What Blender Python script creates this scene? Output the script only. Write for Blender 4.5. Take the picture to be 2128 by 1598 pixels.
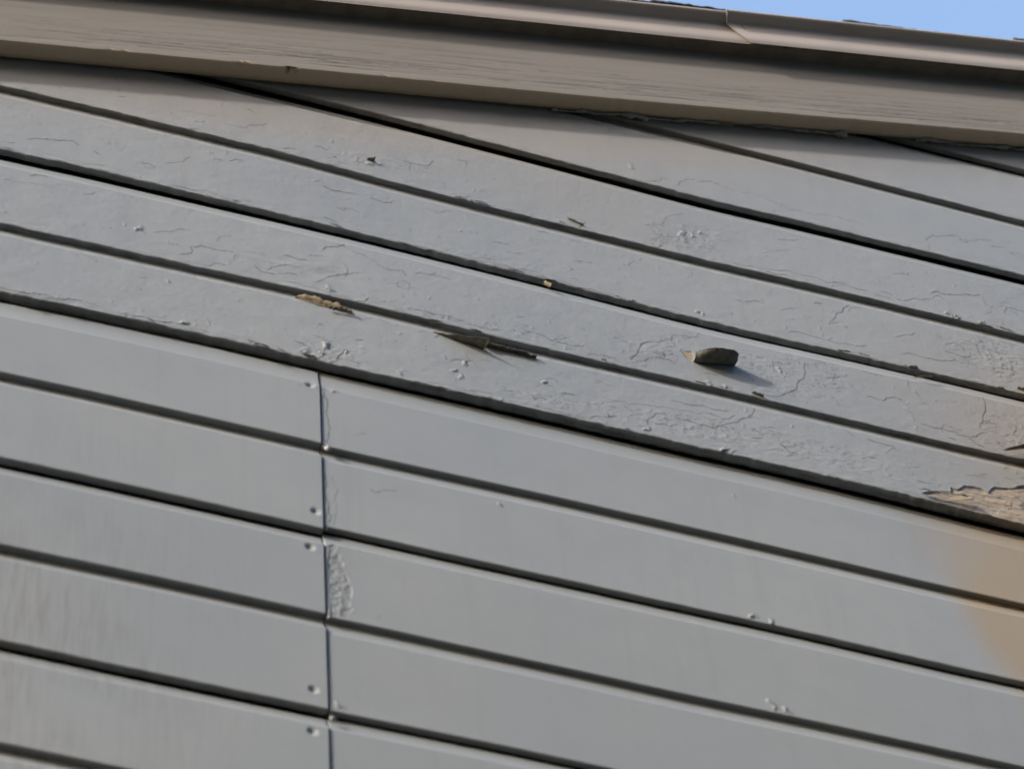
import bpy, math, random
import numpy as np
from mathutils import Matrix, Vector

for o in list(bpy.data.objects):
    bpy.data.objects.remove(o, do_unlink=True)
scene = bpy.context.scene
COL = scene.collection
random.seed(4)

# ------------------------------------------------------------------ camera, sky, sun, exposure
CAM_LOC = (-0.5888, -1.8611, 1.6)
CAM_R = [[0.948805, -0.310077, -0.060184], [-0.22159, -0.78921, 0.572752], [0.225095, 0.530093, 0.817516]]
cam_data = bpy.data.cameras.new('camera')
cam = bpy.data.objects.new('camera', cam_data)
COL.objects.link(cam)
cam_data.sensor_width = 36.0
cam_data.lens = 122.39999999999999
cam_data.clip_start = 0.05
cam_data.clip_end = 2000.0
right, up, fwd = (Vector(r) for r in CAM_R)
cam.matrix_world = Matrix.Translation(CAM_LOC) @ Matrix((right, up, -fwd)).transposed().to_4x4()
cam_data.dof.use_dof = True
cam_data.dof.focus_distance = 3.85
cam_data.dof.aperture_fstop = 9.0
scene.camera = cam

SUN_DIR = Vector((-0.86, -0.32, 0.35)).normalized()          # towards the sun
elev = math.asin(SUN_DIR.z)
world = bpy.data.worlds.new('World')
scene.world = world
world.use_nodes = True
wn = world.node_tree.nodes
sky = wn.new('ShaderNodeTexSky')
sky.sky_type = 'NISHITA'
sky.sun_disc = False
sky.sun_elevation = elev
sky.sun_rotation = math.atan2(SUN_DIR.x, SUN_DIR.y)
sky.air_density = 1.0
sky.dust_density = 2.0
sky.ozone_density = 0.5
wn['Background'].inputs['Strength'].default_value = 0.15
world.node_tree.links.new(sky.outputs['Color'], wn['Background'].inputs['Color'])

sun_data = bpy.data.lights.new('sun', 'SUN')
sun_data.energy = 1.6
sun_data.angle = math.radians(2.5)
sun_data.color = (1.0, 0.95, 0.88)
sun = bpy.data.objects.new('sun', sun_data)
sun.location = (-6, -4, 9)
sun.rotation_euler = (-SUN_DIR).to_track_quat('-Z', 'Y').to_euler()
COL.objects.link(sun)

scene.view_settings.view_transform = 'Standard'
scene.view_settings.look = 'None'
scene.view_settings.gamma = 1.0
scene.view_settings.exposure = 1.80
scene.cycles.filter_width = 1.7
scene.cycles.use_denoising = True

# ------------------------------------------------------------------ measured layout (metres)
D = {'edges':{'-2':[[0.7829,5.2027],[0.8454,5.203],[0.9101,5.2051]],'-1':[[0.4986,5.0767],[0.5593,5.0788],[0.8222,5.0766],[0.8846,5.0758]],
    '0':[[-0.0835,4.9448],[0.027,4.9479],[0.1952,4.9451],[0.252,4.944],[0.4824,4.9379],[0.5416,4.9422],[0.798,4.9453],[0.8592,4.947]],'1':[[-0.345,4.8078],
    [-0.2934,4.8103],[-0.083,4.8125],[-0.0295,4.813],[0.0783,4.8071],[0.1875,4.8062],[0.2426,4.8057],[0.4668,4.8048],[0.5242,4.8079],[0.7732,4.8105],
    [0.8322,4.8101]],'2':[[-0.3373,4.6813],[-0.2872,4.686],[-0.0826,4.6874],[-0.0305,4.6885],[0.0745,4.6878],[0.1808,4.6852],[0.2344,4.6844],[0.452,
    4.6781],[0.5077,4.6801],[0.7501,4.6852],[0.8077,4.6854]],'3':[[-0.3293,4.5435],[-0.2807,4.5449],[-0.0826,4.549],[-0.0322,4.55],[0.0695,4.5508],[0.1723,
    4.5457],[0.2243,4.5444],[0.4361,4.5486],[0.4897,4.5469],[0.7236,4.5457],[0.78,4.5491]],'4':[[-0.3219,4.4227],[-0.2748,4.4262],[-0.0822,4.431],[-0.0332,
    4.4295],[0.1659,4.4307],[0.2166,4.4313],[0.4223,4.4303],[0.4749,4.4331],[0.702,4.4282],[0.7558,4.4266]],'5L':[[-0.3131,4.2943],[-0.2673,4.2963],
    [-0.0806,4.2968],[-0.0331,4.2969]],'5R':[[0.015,4.2953],[0.0631,4.2954],[0.1603,4.2968],[0.2093,4.2978],[0.4088,4.2983],[0.4595,4.2984],[0.6799,
    4.2959],[0.7327,4.2973]],'6L':[[-0.3051,4.1623],[-0.2607,4.1631],[-0.0801,4.1634],[-0.0342,4.1627]],'6R':[[0.0125,4.1693],[0.0591,4.1679],[0.1531,
    4.1681],[0.2006,4.1681],[0.3937,4.1688],[0.4429,4.1697],[0.6561,4.1663],[0.7072,4.1679]],'7L':[[-0.2973,4.036],[-0.2544,4.0371],[-0.0796,4.0382],
    [-0.0352,4.0375]],'7R':[[0.0099,4.0357],[0.0549,4.0364],[0.1457,4.035],[0.1916,4.036],[0.3779,4.0343],[0.4256,4.036],[0.632,4.0357],[0.681,4.035]],
    '8L':[[-0.2895,3.9075],[-0.2479,3.9062],[-0.0791,3.9056],[-0.0363,3.9061]],'8R':[[0.0073,3.907],[0.0508,3.9062],[0.1386,3.9087],[0.1829,3.9076]],
    '9L':[[-0.2816,3.778],[-0.2415,3.777]]},'nominal':{'-4':5.4636,'-3':5.3336,'-2':5.2036,'-1':5.0748,'0':4.944,'1':4.8104,'2':4.6842,'3':4.5513,
    '4':4.4296,'5':4.2926,'6':4.1626,'7':4.0325,'8':3.9035,'9':3.7744,'10':3.6436,'11':3.5136,'12':3.3836,'13':3.2536,'14':3.1236,'15':2.9936,'16':2.8636,
    '17':2.7336,'18':2.6036,'19':2.4736,'20':2.3436,'21':2.2136,'22':2.0836,'23':1.9536,'24':1.8236,'25':1.6936,'26':1.5636,'27':1.4336,'28':1.3036,
    '29':1.1736,'30':1.0436,'31':0.9136,'32':0.7836,'33':0.6536,'34':0.5236,'35':0.3936,'36':0.2636,'37':0.1336,'38':0.0036,'39':-0.1264},'cracks':[['A',
    [[0.0192,4.8303],[0.0246,4.8277]],0.6,0.3],['A',[[0.0464,4.8326],[0.0654,4.8312],[0.0793,4.8405]],0.5,0.4],['A',[[0.1073,4.8572],[0.1295,4.8602],
    [0.1356,4.8731]],0.6,0.4],['A',[[0.0004,4.8418],[0.0075,4.844],[0.014,4.8409]],0.7,0.3],['A',[[-0.0348,4.8206],[-0.0294,4.8251],[-0.0214,4.8248]],0.5,
    0.3],['A',[[0.3806,4.8478],[0.4015,4.8579],[0.4123,4.8796],[0.4206,4.8873],[0.4312,4.895]],0.75,0.3],['A',[[0.3833,4.8173],[0.3989,4.8319],[0.4136,
    4.8372],[0.4315,4.8449]],0.7,0.4],['A',[[0.3857,4.8134],[0.3906,4.8057]],0.5,0.4],['A',[[0.4114,4.8166],[0.4264,4.8239]],0.5,0.4],['A',[[0.3012,
    4.8085],[0.3064,4.8176],[0.3075,4.824]],0.9,0.5],['A',[[0.2874,4.8252],[0.294,4.8231],[0.2972,4.8216]],1,0.8],['T',[[0.3936,4.9461],[0.4083,4.9537],
    [0.412,4.9616],[0.4196,4.9619]],0.5,0.2],['T',[[0.431,4.9534],[0.435,4.9636],[0.4422,4.971],[0.4539,4.9762]],0.7,0.4],['T',[[0.4584,4.974],[0.4697,
    4.9801],[0.4831,4.9787]],0.6,0.3],['T',[[0.4869,4.9763],[0.5225,4.9774],[0.568,4.9631],[0.6043,4.9675],[0.6588,4.9714]],0.35,0.1],['T',[[0.74,4.9701],
    [0.7508,4.9872],[0.7546,4.9847],[0.7847,4.9997],[0.7877,4.9927],[0.8132,5.0046],[0.8293,5.0084]],0.6,0.25],['T',[[0.8267,4.9947],[0.8431,4.9996]],0.7,
    0.3],['T',[[0.8447,4.9919],[0.8572,4.9931],[0.8684,4.9937]],0.6,0.3],['T',[[0.7413,4.9603],[0.7407,4.9498]],0.4,0.2],['A',[[0.4819,4.8121],[0.5256,
    4.8188],[0.5723,4.8236],[0.6194,4.8285]],0.45,0.15],['A',[[0.6795,4.822],[0.6884,4.8227],[0.6986,4.8308],[0.7218,4.8394]],0.85,0.4],['A',[[0.7267,
    4.8542],[0.733,4.8598],[0.7446,4.8586],[0.7572,4.8628],[0.7724,4.8711],[0.7895,4.8761]],1,0.5],['A',[[0.7932,4.8737],[0.794,4.8651],[0.7948,4.8565]],
    0.3,0.5],['A',[[0.7989,4.8532],[0.8078,4.8559]],0.7,0.3],['A',[[0.8163,4.8505],[0.8214,4.8644],[0.8322,4.8649],[0.8429,4.8643]],0.6,0.3],['A',[[0.6016,
    4.826],[0.6245,4.8237],[0.642,4.8241]],0.5,0.2],['A',[[0.6529,4.8199],[0.6705,4.8202]],0.5,0.2],['A',[[0.5875,4.7412],[0.5959,4.756],[0.5985,4.7618],
    [0.6028,4.7636],[0.6063,4.7717],[0.6141,4.7816]],0.7,0.3],['A',[[0.6646,4.7411],[0.6737,4.7475],[0.6854,4.7522],[0.6894,4.7586]],0.6,0.3],['A',
    [[0.5295,4.7394],[0.5375,4.7446],[0.5447,4.7475]],0.5,0.2],['A',[[0.5323,4.6974],[0.5606,4.6994],[0.5885,4.6976],[0.624,4.708]],0.5,0.25],['A',
    [[0.6668,4.7091],[0.6988,4.7124],[0.7226,4.7171],[0.7321,4.7218]],0.7,0.35],['A',[[0.723,4.736],[0.7371,4.7341],[0.7487,4.7339],[0.7528,4.7374]],0.7,
    0.4],['A',[[0.7254,4.7492],[0.7386,4.7583],[0.7467,4.7548],[0.7483,4.7479]],0.5,0.4],['A',[[0.7646,4.7667],[0.7659,4.7549],[0.768,4.7444]],0.7,0.4],
    ['A',[[0.7706,4.7492],[0.7818,4.7498]],0.7,0.3],['A',[[0.7494,4.7702],[0.7607,4.768]],0.5,0.3],['A',[[0.6116,4.7691],[0.6165,4.7788],[0.6299,4.7833]],
    0.3,0.2],['A',[[-0.3089,4.7144],[-0.284,4.7249],[-0.264,4.7322],[-0.257,4.7257]],0.6,0.5],['A',[[-0.3333,4.6984],[-0.3234,4.701]],0.5,0.3],['A',
    [[-0.2405,4.7217],[-0.2347,4.7176]],0.6,0.4],['A',[[-0.1886,4.7222],[-0.1824,4.724],[-0.1751,4.7196]],0.7,0.5],['A',[[-0.1885,4.7212],[-0.1842,4.7135],
    [-0.1761,4.7172]],0.3,0.3],['A',[[-0.1108,4.7652],[-0.1029,4.7659]],0.4,0.5],['A',[[-0.0945,4.7687],[-0.0882,4.7755],[-0.0818,4.7754]],0.7,0.6],['A',
    [[0.0084,4.7632],[0.0179,4.7596],[0.026,4.7622],[0.0409,4.763]],0.95,0.9],['A',[[-0.0006,4.7689],[0.0048,4.7733],[0.0084,4.7632]],0.2,0.8],['A',
    [[0.0608,4.7631],[0.0715,4.7619],[0.085,4.764]],0.8,0.6],['A',[[-0.1726,4.7901],[-0.1647,4.7888]],0.8,0.4],['A',[[-0.1542,4.7906],[-0.1464,4.7923],
    [-0.138,4.7932]],0.9,0.5],['A',[[-0.1388,4.8147],[-0.1299,4.8179]],0.6,0.4],['A',[[0.0188,4.8101],[0.035,4.8105]],0.4,0.2],['A',[[-0.16,4.691],
    [-0.1446,4.6931],[-0.1292,4.6934]],0.3,0.8],['A',[[-0.1241,4.6975],[-0.1033,4.6944],[-0.0722,4.6967]],0.4,0.6],['A',[[-0.1188,4.6904],[-0.1136,
    4.6879]],0.8,0.4],['A',[[0.0095,4.7022],[0.0168,4.7006],[0.0231,4.6977]],0.7,0.9],['A',[[0.0238,4.7877],[0.0318,4.7863]],0.6,0.3],['A',[[0.173,4.6894],
    [0.2026,4.6926],[0.2297,4.6946],[0.2511,4.6913]],0.9,0.5],['B',[[0.1796,4.6752],[0.2064,4.6762],[0.2386,4.6767]],0.7,0.3],['A',[[0.2643,4.6875],
    [0.3049,4.6867],[0.3428,4.6837]],0.5,0.2],['A',[[0.2152,4.8085],[0.2236,4.8102]],1,0.6],['A',[[0.1744,4.8182],[0.1703,4.8134]],0.9,0.5],['A',[[0.1918,
    4.8051],[0.2043,4.8116]],0.5,0.3],['B',[[-0.3031,4.6446],[-0.2934,4.6499],[-0.2859,4.6504]],0.85,0.4],['B',[[-0.3293,4.6244],[-0.3236,4.6279]],0.7,
    0.3],['B',[[-0.3289,4.6172],[-0.3049,4.6307],[-0.2606,4.6458]],0.3,0.3],['B',[[-0.1944,4.5867],[-0.1896,4.5933],[-0.1834,4.5887]],0.7,1.2],['B',
    [[-0.1735,4.592],[-0.1586,4.6003],[-0.1361,4.6118]],0.4,0.3],['B',[[-0.1082,4.6037],[-0.1042,4.6127],[-0.0981,4.6172],[-0.0931,4.6203]],0.6,0.4],['B',
    [[-0.1454,4.5635],[-0.133,4.5733],[-0.1342,4.5818],[-0.1242,4.5887],[-0.1131,4.588],[-0.0904,4.5905]],0.65,0.4],['B',[[-0.0878,4.5871],[-0.0893,
    4.5783],[-0.0938,4.5693]],0.5,0.6],['B',[[0.0205,4.6524],[0.0309,4.6494],[0.0618,4.6349]],0.4,0.2],['B',[[0.0261,4.6198],[0.031,4.6082],[0.0286,
    4.5936]],0.4,0.5],['B',[[-0.0549,4.5722],[-0.0421,4.5847],[-0.0217,4.5906]],0.3,0.5],['B',[[-0.0372,4.5662],[-0.0115,4.5904],[0.0196,4.6071]],0.3,0.5],
    ['B',[[-0.0015,4.5721],[0.0193,4.5925],[0.0428,4.6059]],0.3,0.6],['B',[[0.0848,4.6053],[0.0912,4.6116],[0.0974,4.6087],[0.0966,4.6012],[0.0907,4.596],
    [0.085,4.5982],[0.0848,4.6053]],0.5,0.5],['B',[[0.0065,4.5621],[0.0136,4.5632]],0.6,0.9],['B',[[0.0399,4.5519],[0.0476,4.5542],[0.0519,4.5613]],0.8,
    0.8],['B',[[0.0809,4.5536],[0.0902,4.5539]],0.6,0.5],['B',[[0.1178,4.5616],[0.1228,4.5592]],0.7,0.7],['B',[[-0.0322,4.5594],[-0.0017,4.5587],[0.0288,
    4.5553]],0.3,0.2],['B',[[0.1007,4.5608],[0.124,4.5614],[0.1524,4.5615],[0.1939,4.5587]],0.5,0.3],['B',[[0.2207,4.5695],[0.2517,4.5624],[0.2836,
    4.5662]],0.5,0.3],['B',[[0.2904,4.65],[0.3065,4.6493],[0.3402,4.663]],0.2,0.2],['B',[[0.2643,4.6595],[0.2804,4.6597]],0.8,0.3],['B',[[0.3051,4.6579],
    [0.3115,4.6568]],0.8,0.3],['B',[[0.3362,4.5623],[0.3413,4.5714],[0.3458,4.5794],[0.3512,4.5967],[0.3618,4.6063]],0.6,0.3],['B',[[0.3618,4.6063],[0.379,
    4.6167],[0.3875,4.6201],[0.3901,4.6302],[0.4053,4.6345],[0.4076,4.6308],[0.4169,4.6364],[0.4215,4.6482],[0.4293,4.6541]],0.6,0.3],['B',[[0.3706,4.608],
    [0.3756,4.6154]],0.6,0.4],['B',[[0.3641,4.5866],[0.3766,4.5934],[0.3852,4.5985]],0.8,0.6],['B',[[0.3661,4.5847],[0.3751,4.5892],[0.3756,4.5831]],0.6,
    0.4],['B',[[0.3415,4.5627],[0.3588,4.5756],[0.3752,4.5794],[0.3867,4.5769]],0.6,0.4],['B',[[0.33,4.5529],[0.347,4.5639],[0.3618,4.5742]],0.4,0.3],['B',
    [[0.5397,4.6351],[0.5386,4.6194],[0.5343,4.6043],[0.5243,4.5826],[0.5145,4.5709],[0.4975,4.5573],[0.4854,4.5553]],0.75,0.35],['B',[[0.5013,4.6236],
    [0.516,4.6231]],0.8,0.4],['B',[[0.5016,4.622],[0.5009,4.6127]],0.4,0.4],['B',[[0.4648,4.6075],[0.4737,4.6137],[0.4789,4.6113],[0.4764,4.6049],[0.4685,
    4.6027]],0.3,0.4],['B',[[0.5466,4.6451],[0.5661,4.6455]],0.4,0.4],['B',[[0.5649,4.6179],[0.58,4.6265]],0.5,0.4],['B',[[0.6081,4.6465],[0.6304,4.6461]],
    0.3,0.4],['B',[[0.6077,4.6004],[0.6147,4.5996],[0.6256,4.5984],[0.6295,4.6052],[0.6385,4.6096],[0.6478,4.6087]],0.75,0.4],['B',[[0.6534,4.6055],
    [0.6536,4.5896],[0.6567,4.5749]],0.2,0.9],['B',[[0.6647,4.6567],[0.6618,4.6356]],0.3,0.7],['B',[[0.7526,4.6569],[0.7509,4.6381],[0.7466,4.6212],
    [0.7368,4.5926]],0.75,0.4],['B',[[0.6655,4.5711],[0.6848,4.5705],[0.7069,4.57]],0.85,0.4],['B',[[0.7033,4.5652],[0.7187,4.5674],[0.7283,4.571],[0.7393,
    4.5821]],0.9,0.5],['B',[[0.7182,4.5646],[0.7219,4.5608],[0.733,4.5544]],1,0.5],['B',[[0.6934,4.5562],[0.7008,4.5547]],0.9,0.4],['B',[[0.7541,4.5657],
    [0.7613,4.5622]],1,0.6],['B',[[0.7868,4.5981],[0.7734,4.5667]],0.2,1.0],['B',[[0.7738,4.6128],[0.7805,4.609],[0.7758,4.594]],0.3,0.8],['B',[[0.7356,
    4.5896],[0.7406,4.6012],[0.75,4.6065]],0.5,0.5],['B',[[0.3754,4.5037],[0.4047,4.5063],[0.4368,4.5091]],0.45,0.3],['B',[[0.4686,4.5246],[0.4625,4.5102],
    [0.4547,4.503],[0.4465,4.4922],[0.431,4.4821],[0.4166,4.4717],[0.4007,4.4708],[0.3853,4.4734],[0.375,4.4754]],0.6,0.25],['B',[[0.3438,4.4502],[0.3467,
    4.463],[0.3567,4.4753],[0.3647,4.4766]],0.6,0.4],['B',[[0.4615,4.4851],[0.4677,4.484]],0.9,0.5],['B',[[0.4792,4.4909],[0.4855,4.4898]],0.8,0.5],['B',
    [[0.4596,4.47],[0.4694,4.472]],0.6,0.5],['B',[[0.4907,4.4732],[0.4998,4.4614]],0.6,0.6],['B',[[0.5947,4.5169],[0.6255,4.512]],0.6,0.3],['B',[[0.6125,
    4.4987],[0.6226,4.511],[0.6276,4.5086]],0.2,0.5],['B',[[0.6847,4.5074],[0.6963,4.5108]],0.3,0.8],['B',[[0.7013,4.493],[0.7129,4.4964],[0.7281,4.5045]],
    0.8,0.8],['B',[[0.6429,4.4601],[0.6561,4.4615]],0.8,0.3],['B',[[0.6355,4.4902],[0.6382,4.4743],[0.6377,4.4616]],0.2,0.6],['B',[[0.5684,4.5295],[0.5728,
    4.5225],[0.5797,4.5148]],0.4,0.3],['B',[[-0.0266,4.4549],[-0.0182,4.4532],[-0.0108,4.4493]],0.9,0.5],['B',[[-0.0036,4.4328],[0.0024,4.4394],[0.0047,
    4.4555]],0.4,0.9],['B',[[-0.0208,4.4386],[-0.0133,4.4458],[-0.0093,4.4499]],0.5,0.7],['B',[[-0.008,4.4717],[-0.0005,4.4721],[0.0029,4.4709]],0.6,0.6],
    ['B',[[0.0163,4.4407],[0.0225,4.4516],[0.0246,4.4592],[0.0316,4.4577]],0.6,0.9],['B',[[0.0112,4.4328],[0.0263,4.4429],[0.0412,4.4421]],0.4,0.5],['B',
    [[0.1357,4.4817],[0.1436,4.4883],[0.1565,4.4899]],0.5,0.4],['B',[[0.1542,4.495],[0.1614,4.4876]],0.5,0.4],['B',[[0.1068,4.4594],[0.1277,4.4744],
    [0.1699,4.5012],[0.2015,4.5137]],0.2,0.4],['B',[[-0.3011,4.4305],[-0.2752,4.4353],[-0.2468,4.4394],[-0.226,4.4369]],0.25,1.2],['B',[[-0.2057,4.4334],
    [-0.1794,4.4365],[-0.1576,4.4361],[-0.1368,4.4411]],0.3,1.2],['B',[[-0.1333,4.4357],[-0.1212,4.4322],[-0.0724,4.4333],[-0.0332,4.4295]],0.4,0.5],['B',
    [[0.2525,4.4694],[0.2657,4.4727]],0.7,0.4],['B',[[0.2752,4.4629],[0.283,4.4642]],0.4,0.6],['B',[[0.3077,4.4795],[0.3446,4.4851],[0.3872,4.4911],
    [0.4195,4.4974]],0.3,0.3],['B',[[0.2867,4.4774],[0.318,4.4792]],0.2,0.3],['B',[[0.4226,4.4329],[0.4313,4.4403]],1,0.5],['B',[[0.4392,4.4407],[0.433,
    4.4326]],0.8,0.5],['R',[[0.0472,4.2429],[0.0532,4.239],[0.0601,4.2461],[0.0736,4.2494]],0.6,0.4],['L',[[-0.0227,4.3854],[0.0008,4.3896]],0.3,0.3],['R',
    [[0.0325,4.3238],[0.0448,4.3324]],0.2,0.3],['R',[[0.0031,4.3811],[0.0066,4.3581],[0.0071,4.3342],[0.0051,4.3018]],0.6,0.3],['R',[[0.0028,4.2506],
    [0.0039,4.2319],[0.0051,4.1948],[0.0052,4.1763]],0.8,0.6],['R',[[0.0094,4.2491],[0.011,4.2118],[0.0099,4.1742]],0.3,0.4],['R',[[0.0114,4.4089],[0.0174,
    4.4137],[0.0248,4.4133]],0.7,0.3]],'bumps':[['A',[0.7405,4.8187],4,1.6],['A',[0.7445,4.8144],3,1.2],['A',[0.7534,4.8151],3,1.2],['A',[0.7827,4.8173],
    3.5,1.6],['B',[0.0058,4.461],5,3],['B',[0.14,4.4664],3.5,1.8],['B',[0.1515,4.4828],4,2],['B',[0.1461,4.457],4,1.2],['B',[0.081,4.4409],3,1.6],['B',
    [0.2371,4.4838],3.5,1.8],['B',[0.5074,4.6117],4,1.6],['B',[0.4667,4.6682],2.5,1.5],['A',[0.4241,4.8447],8,1.5],['A',[0.4378,4.8506],4,1.3],['A',
    [0.4492,4.8605],4,1.2],['B',[-0.1378,4.4415],4,1.8],['B',[-0.1886,4.5928],5,1.6],['B',[0.0111,4.564],5,1.5],['A',[0.0628,4.835],5,1.2],['R',[0.4266,
    4.1771],4,2.2],['R',[0.4455,4.1746],4,1.8],['R',[0.1778,4.2637],2.6,1.5],['R',[0.4376,4.4111],3,1.5],['R',[0.4299,4.3685],2.5,1.2],['R',[0.4431,
    4.0428],4.5,2],['R',[0.4295,4.0482],5,1.3],['R',[0.4323,4.0436],3,1.3],['R',[0.3857,4.2499],1.6,0.6],['R',[0.5496,4.4065],2,0.9],['R',[0.0145,4.392],4,
    1.4],['R',[0.0097,3.9154],4,1.6],['R',[0.0133,4.0485],4,1.4],['A',[0.4261,4.6936],3,2],['A',[0.4315,4.692],3,1.5],['B',[0.3429,4.4407],4,1.6],['B',
    [0.4257,4.4374],4,2],['B',[0.4232,4.5523],4,1.2],['B',[0.4422,4.5544],4,1.2],['T',[0.3751,4.9712],5,1.2],['B',[0.1462,4.5395],3,1],['B',[-0.1567,
    4.5093],2.5,1.5],['B',[0.0015,4.4433],3,1.8],['B',[0.0265,4.4549],3,1.6],['B',[-0.0134,4.4416],3,1.2],['B',[0.7081,4.6717],3,1],['B',[0.7643,4.5201],2,
    1.5],['R',[0.0486,4.0518],2,0.6],['B',[0.364,4.4696],3,0.8]],'patches':[['B',[[0.6406,4.4401],[0.6582,4.449],[0.6755,4.4552],[0.6797,4.4633],[0.6874,
    4.4611],[0.6976,4.4723],[0.7088,4.4738],[0.7198,4.4744],[0.725,4.4729],[0.7325,4.484],[0.7438,4.4856],[0.7528,4.4897],[0.7702,4.4993],[0.8016,4.5123],
    [0.7833,4.4222],[0.7553,4.424],[0.7194,4.4286],[0.6871,4.4295],[0.6612,4.4351]],'torn'],['B',[[0.3952,4.6061],[0.402,4.6043],[0.4096,4.6091],[0.4096,
    4.5894],[0.4032,4.5905],[0.3986,4.5976]],'bare'],['R',[[0.0029,4.1462],[0.012,4.1443],[0.0128,4.1352],[0.0171,4.1223],[0.0186,4.1049],[0.0239,4.096],
    [0.0253,4.0789],[0.0231,4.0642],[0.0251,4.0524],[0.0189,4.0393],[0.0054,4.0363],[0.0028,4.0925]],'rough'],['B',[[-0.093,4.6102],[-0.0317,4.6182],
    [0.0509,4.6166],[0.06,4.5753],[0.0188,4.5672],[-0.0524,4.5643],[-0.0978,4.572]],'wrinkle'],['B',[[-0.0229,4.4717],[0.047,4.474],[0.0557,4.4268],
    [0.0111,4.4261],[-0.0282,4.4357]],'flaky'],['B',[[0.3238,4.6019],[0.4091,4.6451],[0.402,4.5793],[0.3294,4.5465]],'flaky'],['B',[[0.1677,4.462],[0.4298,
    4.4944],[0.4986,4.4526],[0.4127,4.4376],[0.2165,4.4304]],'flaky'],['B',[[0.4509,4.4939],[0.6449,4.4979],[0.6359,4.4443],[0.4764,4.4444]],'flaky'],['A',
    [[0.7617,4.7419],[0.8246,4.7715],[0.8087,4.6903],[0.7711,4.6989]],'flaky'],['B',[[0.7324,4.6177],[0.7984,4.6427],[0.7815,4.5566],[0.7262,4.5536]],
    'flaky'],['A',[[0.376,4.8588],[0.4765,4.8873],[0.4679,4.814],[0.3881,4.8096]],'flaky'],['A',[[-0.0078,4.833],[0.1472,4.8834],[0.134,4.8371],[0.0243,
    4.8126]],'flaky'],['A',[[0.1284,4.7081],[0.2583,4.716],[0.261,4.6796],[0.138,4.684]],'flaky'],['B',[[0.0188,4.5672],[0.2798,4.5842],[0.3299,4.5511],
    [0.1207,4.5469]],'flaky'],['A',[[0.7084,4.7681],[0.8318,4.808],[0.8116,4.7053],[0.727,4.7095]],'flaky'],['B',[[0.4459,4.6325],[0.5925,4.654],[0.5797,
    4.5685],[0.4688,4.5525]],'flaky'],['T',[[0.1993,5.0176],[0.4517,5.0867],[0.448,5.0523],[0.257,5.0178]],'flaky']],'nails':[['L',[-0.0104,4.391]],['L',
    [-0.008,4.1867]],['L',[-0.0139,4.1306]],['L',[-0.0135,3.9284]],['L',[-0.0152,3.8723]]],'tan_tint':[],'rake':{'origin':[-0.3485,4.8643],'angle':17.225},
    'rakecracks':[[[[0.3685,0.0159],[0.3857,0.0146],[0.3958,0.0132]],1,0.4],[[[0.7612,0.016],[0.7744,0.0139],[0.7822,0.014]],1,0.5],[[[1.2573,0.0188],
    [1.2781,0.0174],[1.2946,0.0186]],1,0.5],[[[0.0979,0.0225],[0.1112,0.0208]],0.8,0.3],[[[0.1809,0.0214],[0.2093,0.0221]],0.9,0.3]],'seam':[0.9487,0.9487,
    0.9647],'butts':[[0.8482,0.1695],[1.1226,0.17],[1.3794,0.1662]],'specks':[[0.9702,0.1492],[0.9712,0.1439],[0.9766,0.1513]],'pts':{'curl_center':['B',
    [0.4088,4.607],[0.4549,4.6162]],'curl_groove':['B',[0.1165,4.5329],[0.1731,4.5311]],'curl_groove2':['B',[0.1715,4.5304],[0.2296,4.5308]],
    'curl_tan':['B',[-0.0263,4.5379],[0.0293,4.5343]],'curl_white':['A',[0.2519,4.6805]],'chip_top':['A',[0.0629,4.8401]],'curl_right_groove':['B',[0.7521,
    4.5493],[0.7976,4.5757]],'curl_right_edge':['A',[0.8049,4.6889]],'torn_lip':['B',[0.6374,4.4374],[0.6919,4.4411]],'chip_dark':['B',[0.4759,4.5534]],
    'chip_lens':['B',[0.6705,4.6607],[0.694,4.6726]],'chip_B1':['A',[0.2937,4.82]],'tan_tint_arc':['R',[0.669,4.4056],[0.6613,4.3467],[0.6618,4.2768],[0.6721,
    4.2197],[0.6897,4.1773],[0.7058,4.1606]],'tan_tint_up':['B',[0.6124,4.465],[0.6934,4.4944],[0.8101,4.702]],'grime':['L',[-0.1936,4.1661],[-0.0871,3.802]],
    'warm_a':['A',[0.3043,4.8827]],'warm_b':['T',[0.1965,4.9683]],'warm_c':['A',[-0.0016,4.8918]],'warm_d':['A',[0.3558,4.8252]]},
    'rakepts':{'notch':[[0.33,-0.0076]],'chips':[[0.1194,0.0001],[0.135,0.0007],[0.2696,-0.0043],[0.2782,-0.0039],[0.4446,-0.0039],[0.5081,-0.0023]],
    'knot':[[1.2915,0.0181]]}}

# ------------------------------------------------------------------ numeric helpers
def _h(ix, iy, seed):
    n = (ix.astype(np.int64) * 374761393 + iy.astype(np.int64) * 668265263 + seed * 974634777) & 0xffffffff
    n = ((n ^ (n >> 13)) * 1274126177) & 0xffffffff
    return ((n ^ (n >> 16)) & 0xffff) / 65535.0

def vnoise(x, y, seed=0):
    x = np.asarray(x, float); y = np.asarray(y, float)
    x, y = np.broadcast_arrays(x, y)
    ix = np.floor(x); iy = np.floor(y)
    fx = x - ix; fy = y - iy
    fx = fx * fx * (3 - 2 * fx); fy = fy * fy * (3 - 2 * fy)
    a = _h(ix, iy, seed); b = _h(ix + 1, iy, seed); c = _h(ix, iy + 1, seed); d = _h(ix + 1, iy + 1, seed)
    return (a * (1 - fx) + b * fx) * (1 - fy) + (c * (1 - fx) + d * fx) * fy

def fbm(x, y, seed=0, octs=3):
    s = 0; amp = 1.0; tot = 0
    for i in range(octs):
        s = s + amp * vnoise(x * 2 ** i, y * 2 ** i, seed + 17 * i); tot += amp; amp *= 0.5
    return s / tot * 2 - 1                                   # -1 .. 1

def sstep(a, b, x):
    t = np.clip((x - a) / (b - a), 0, 1)
    return t * t * (3 - 2 * t)

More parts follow.
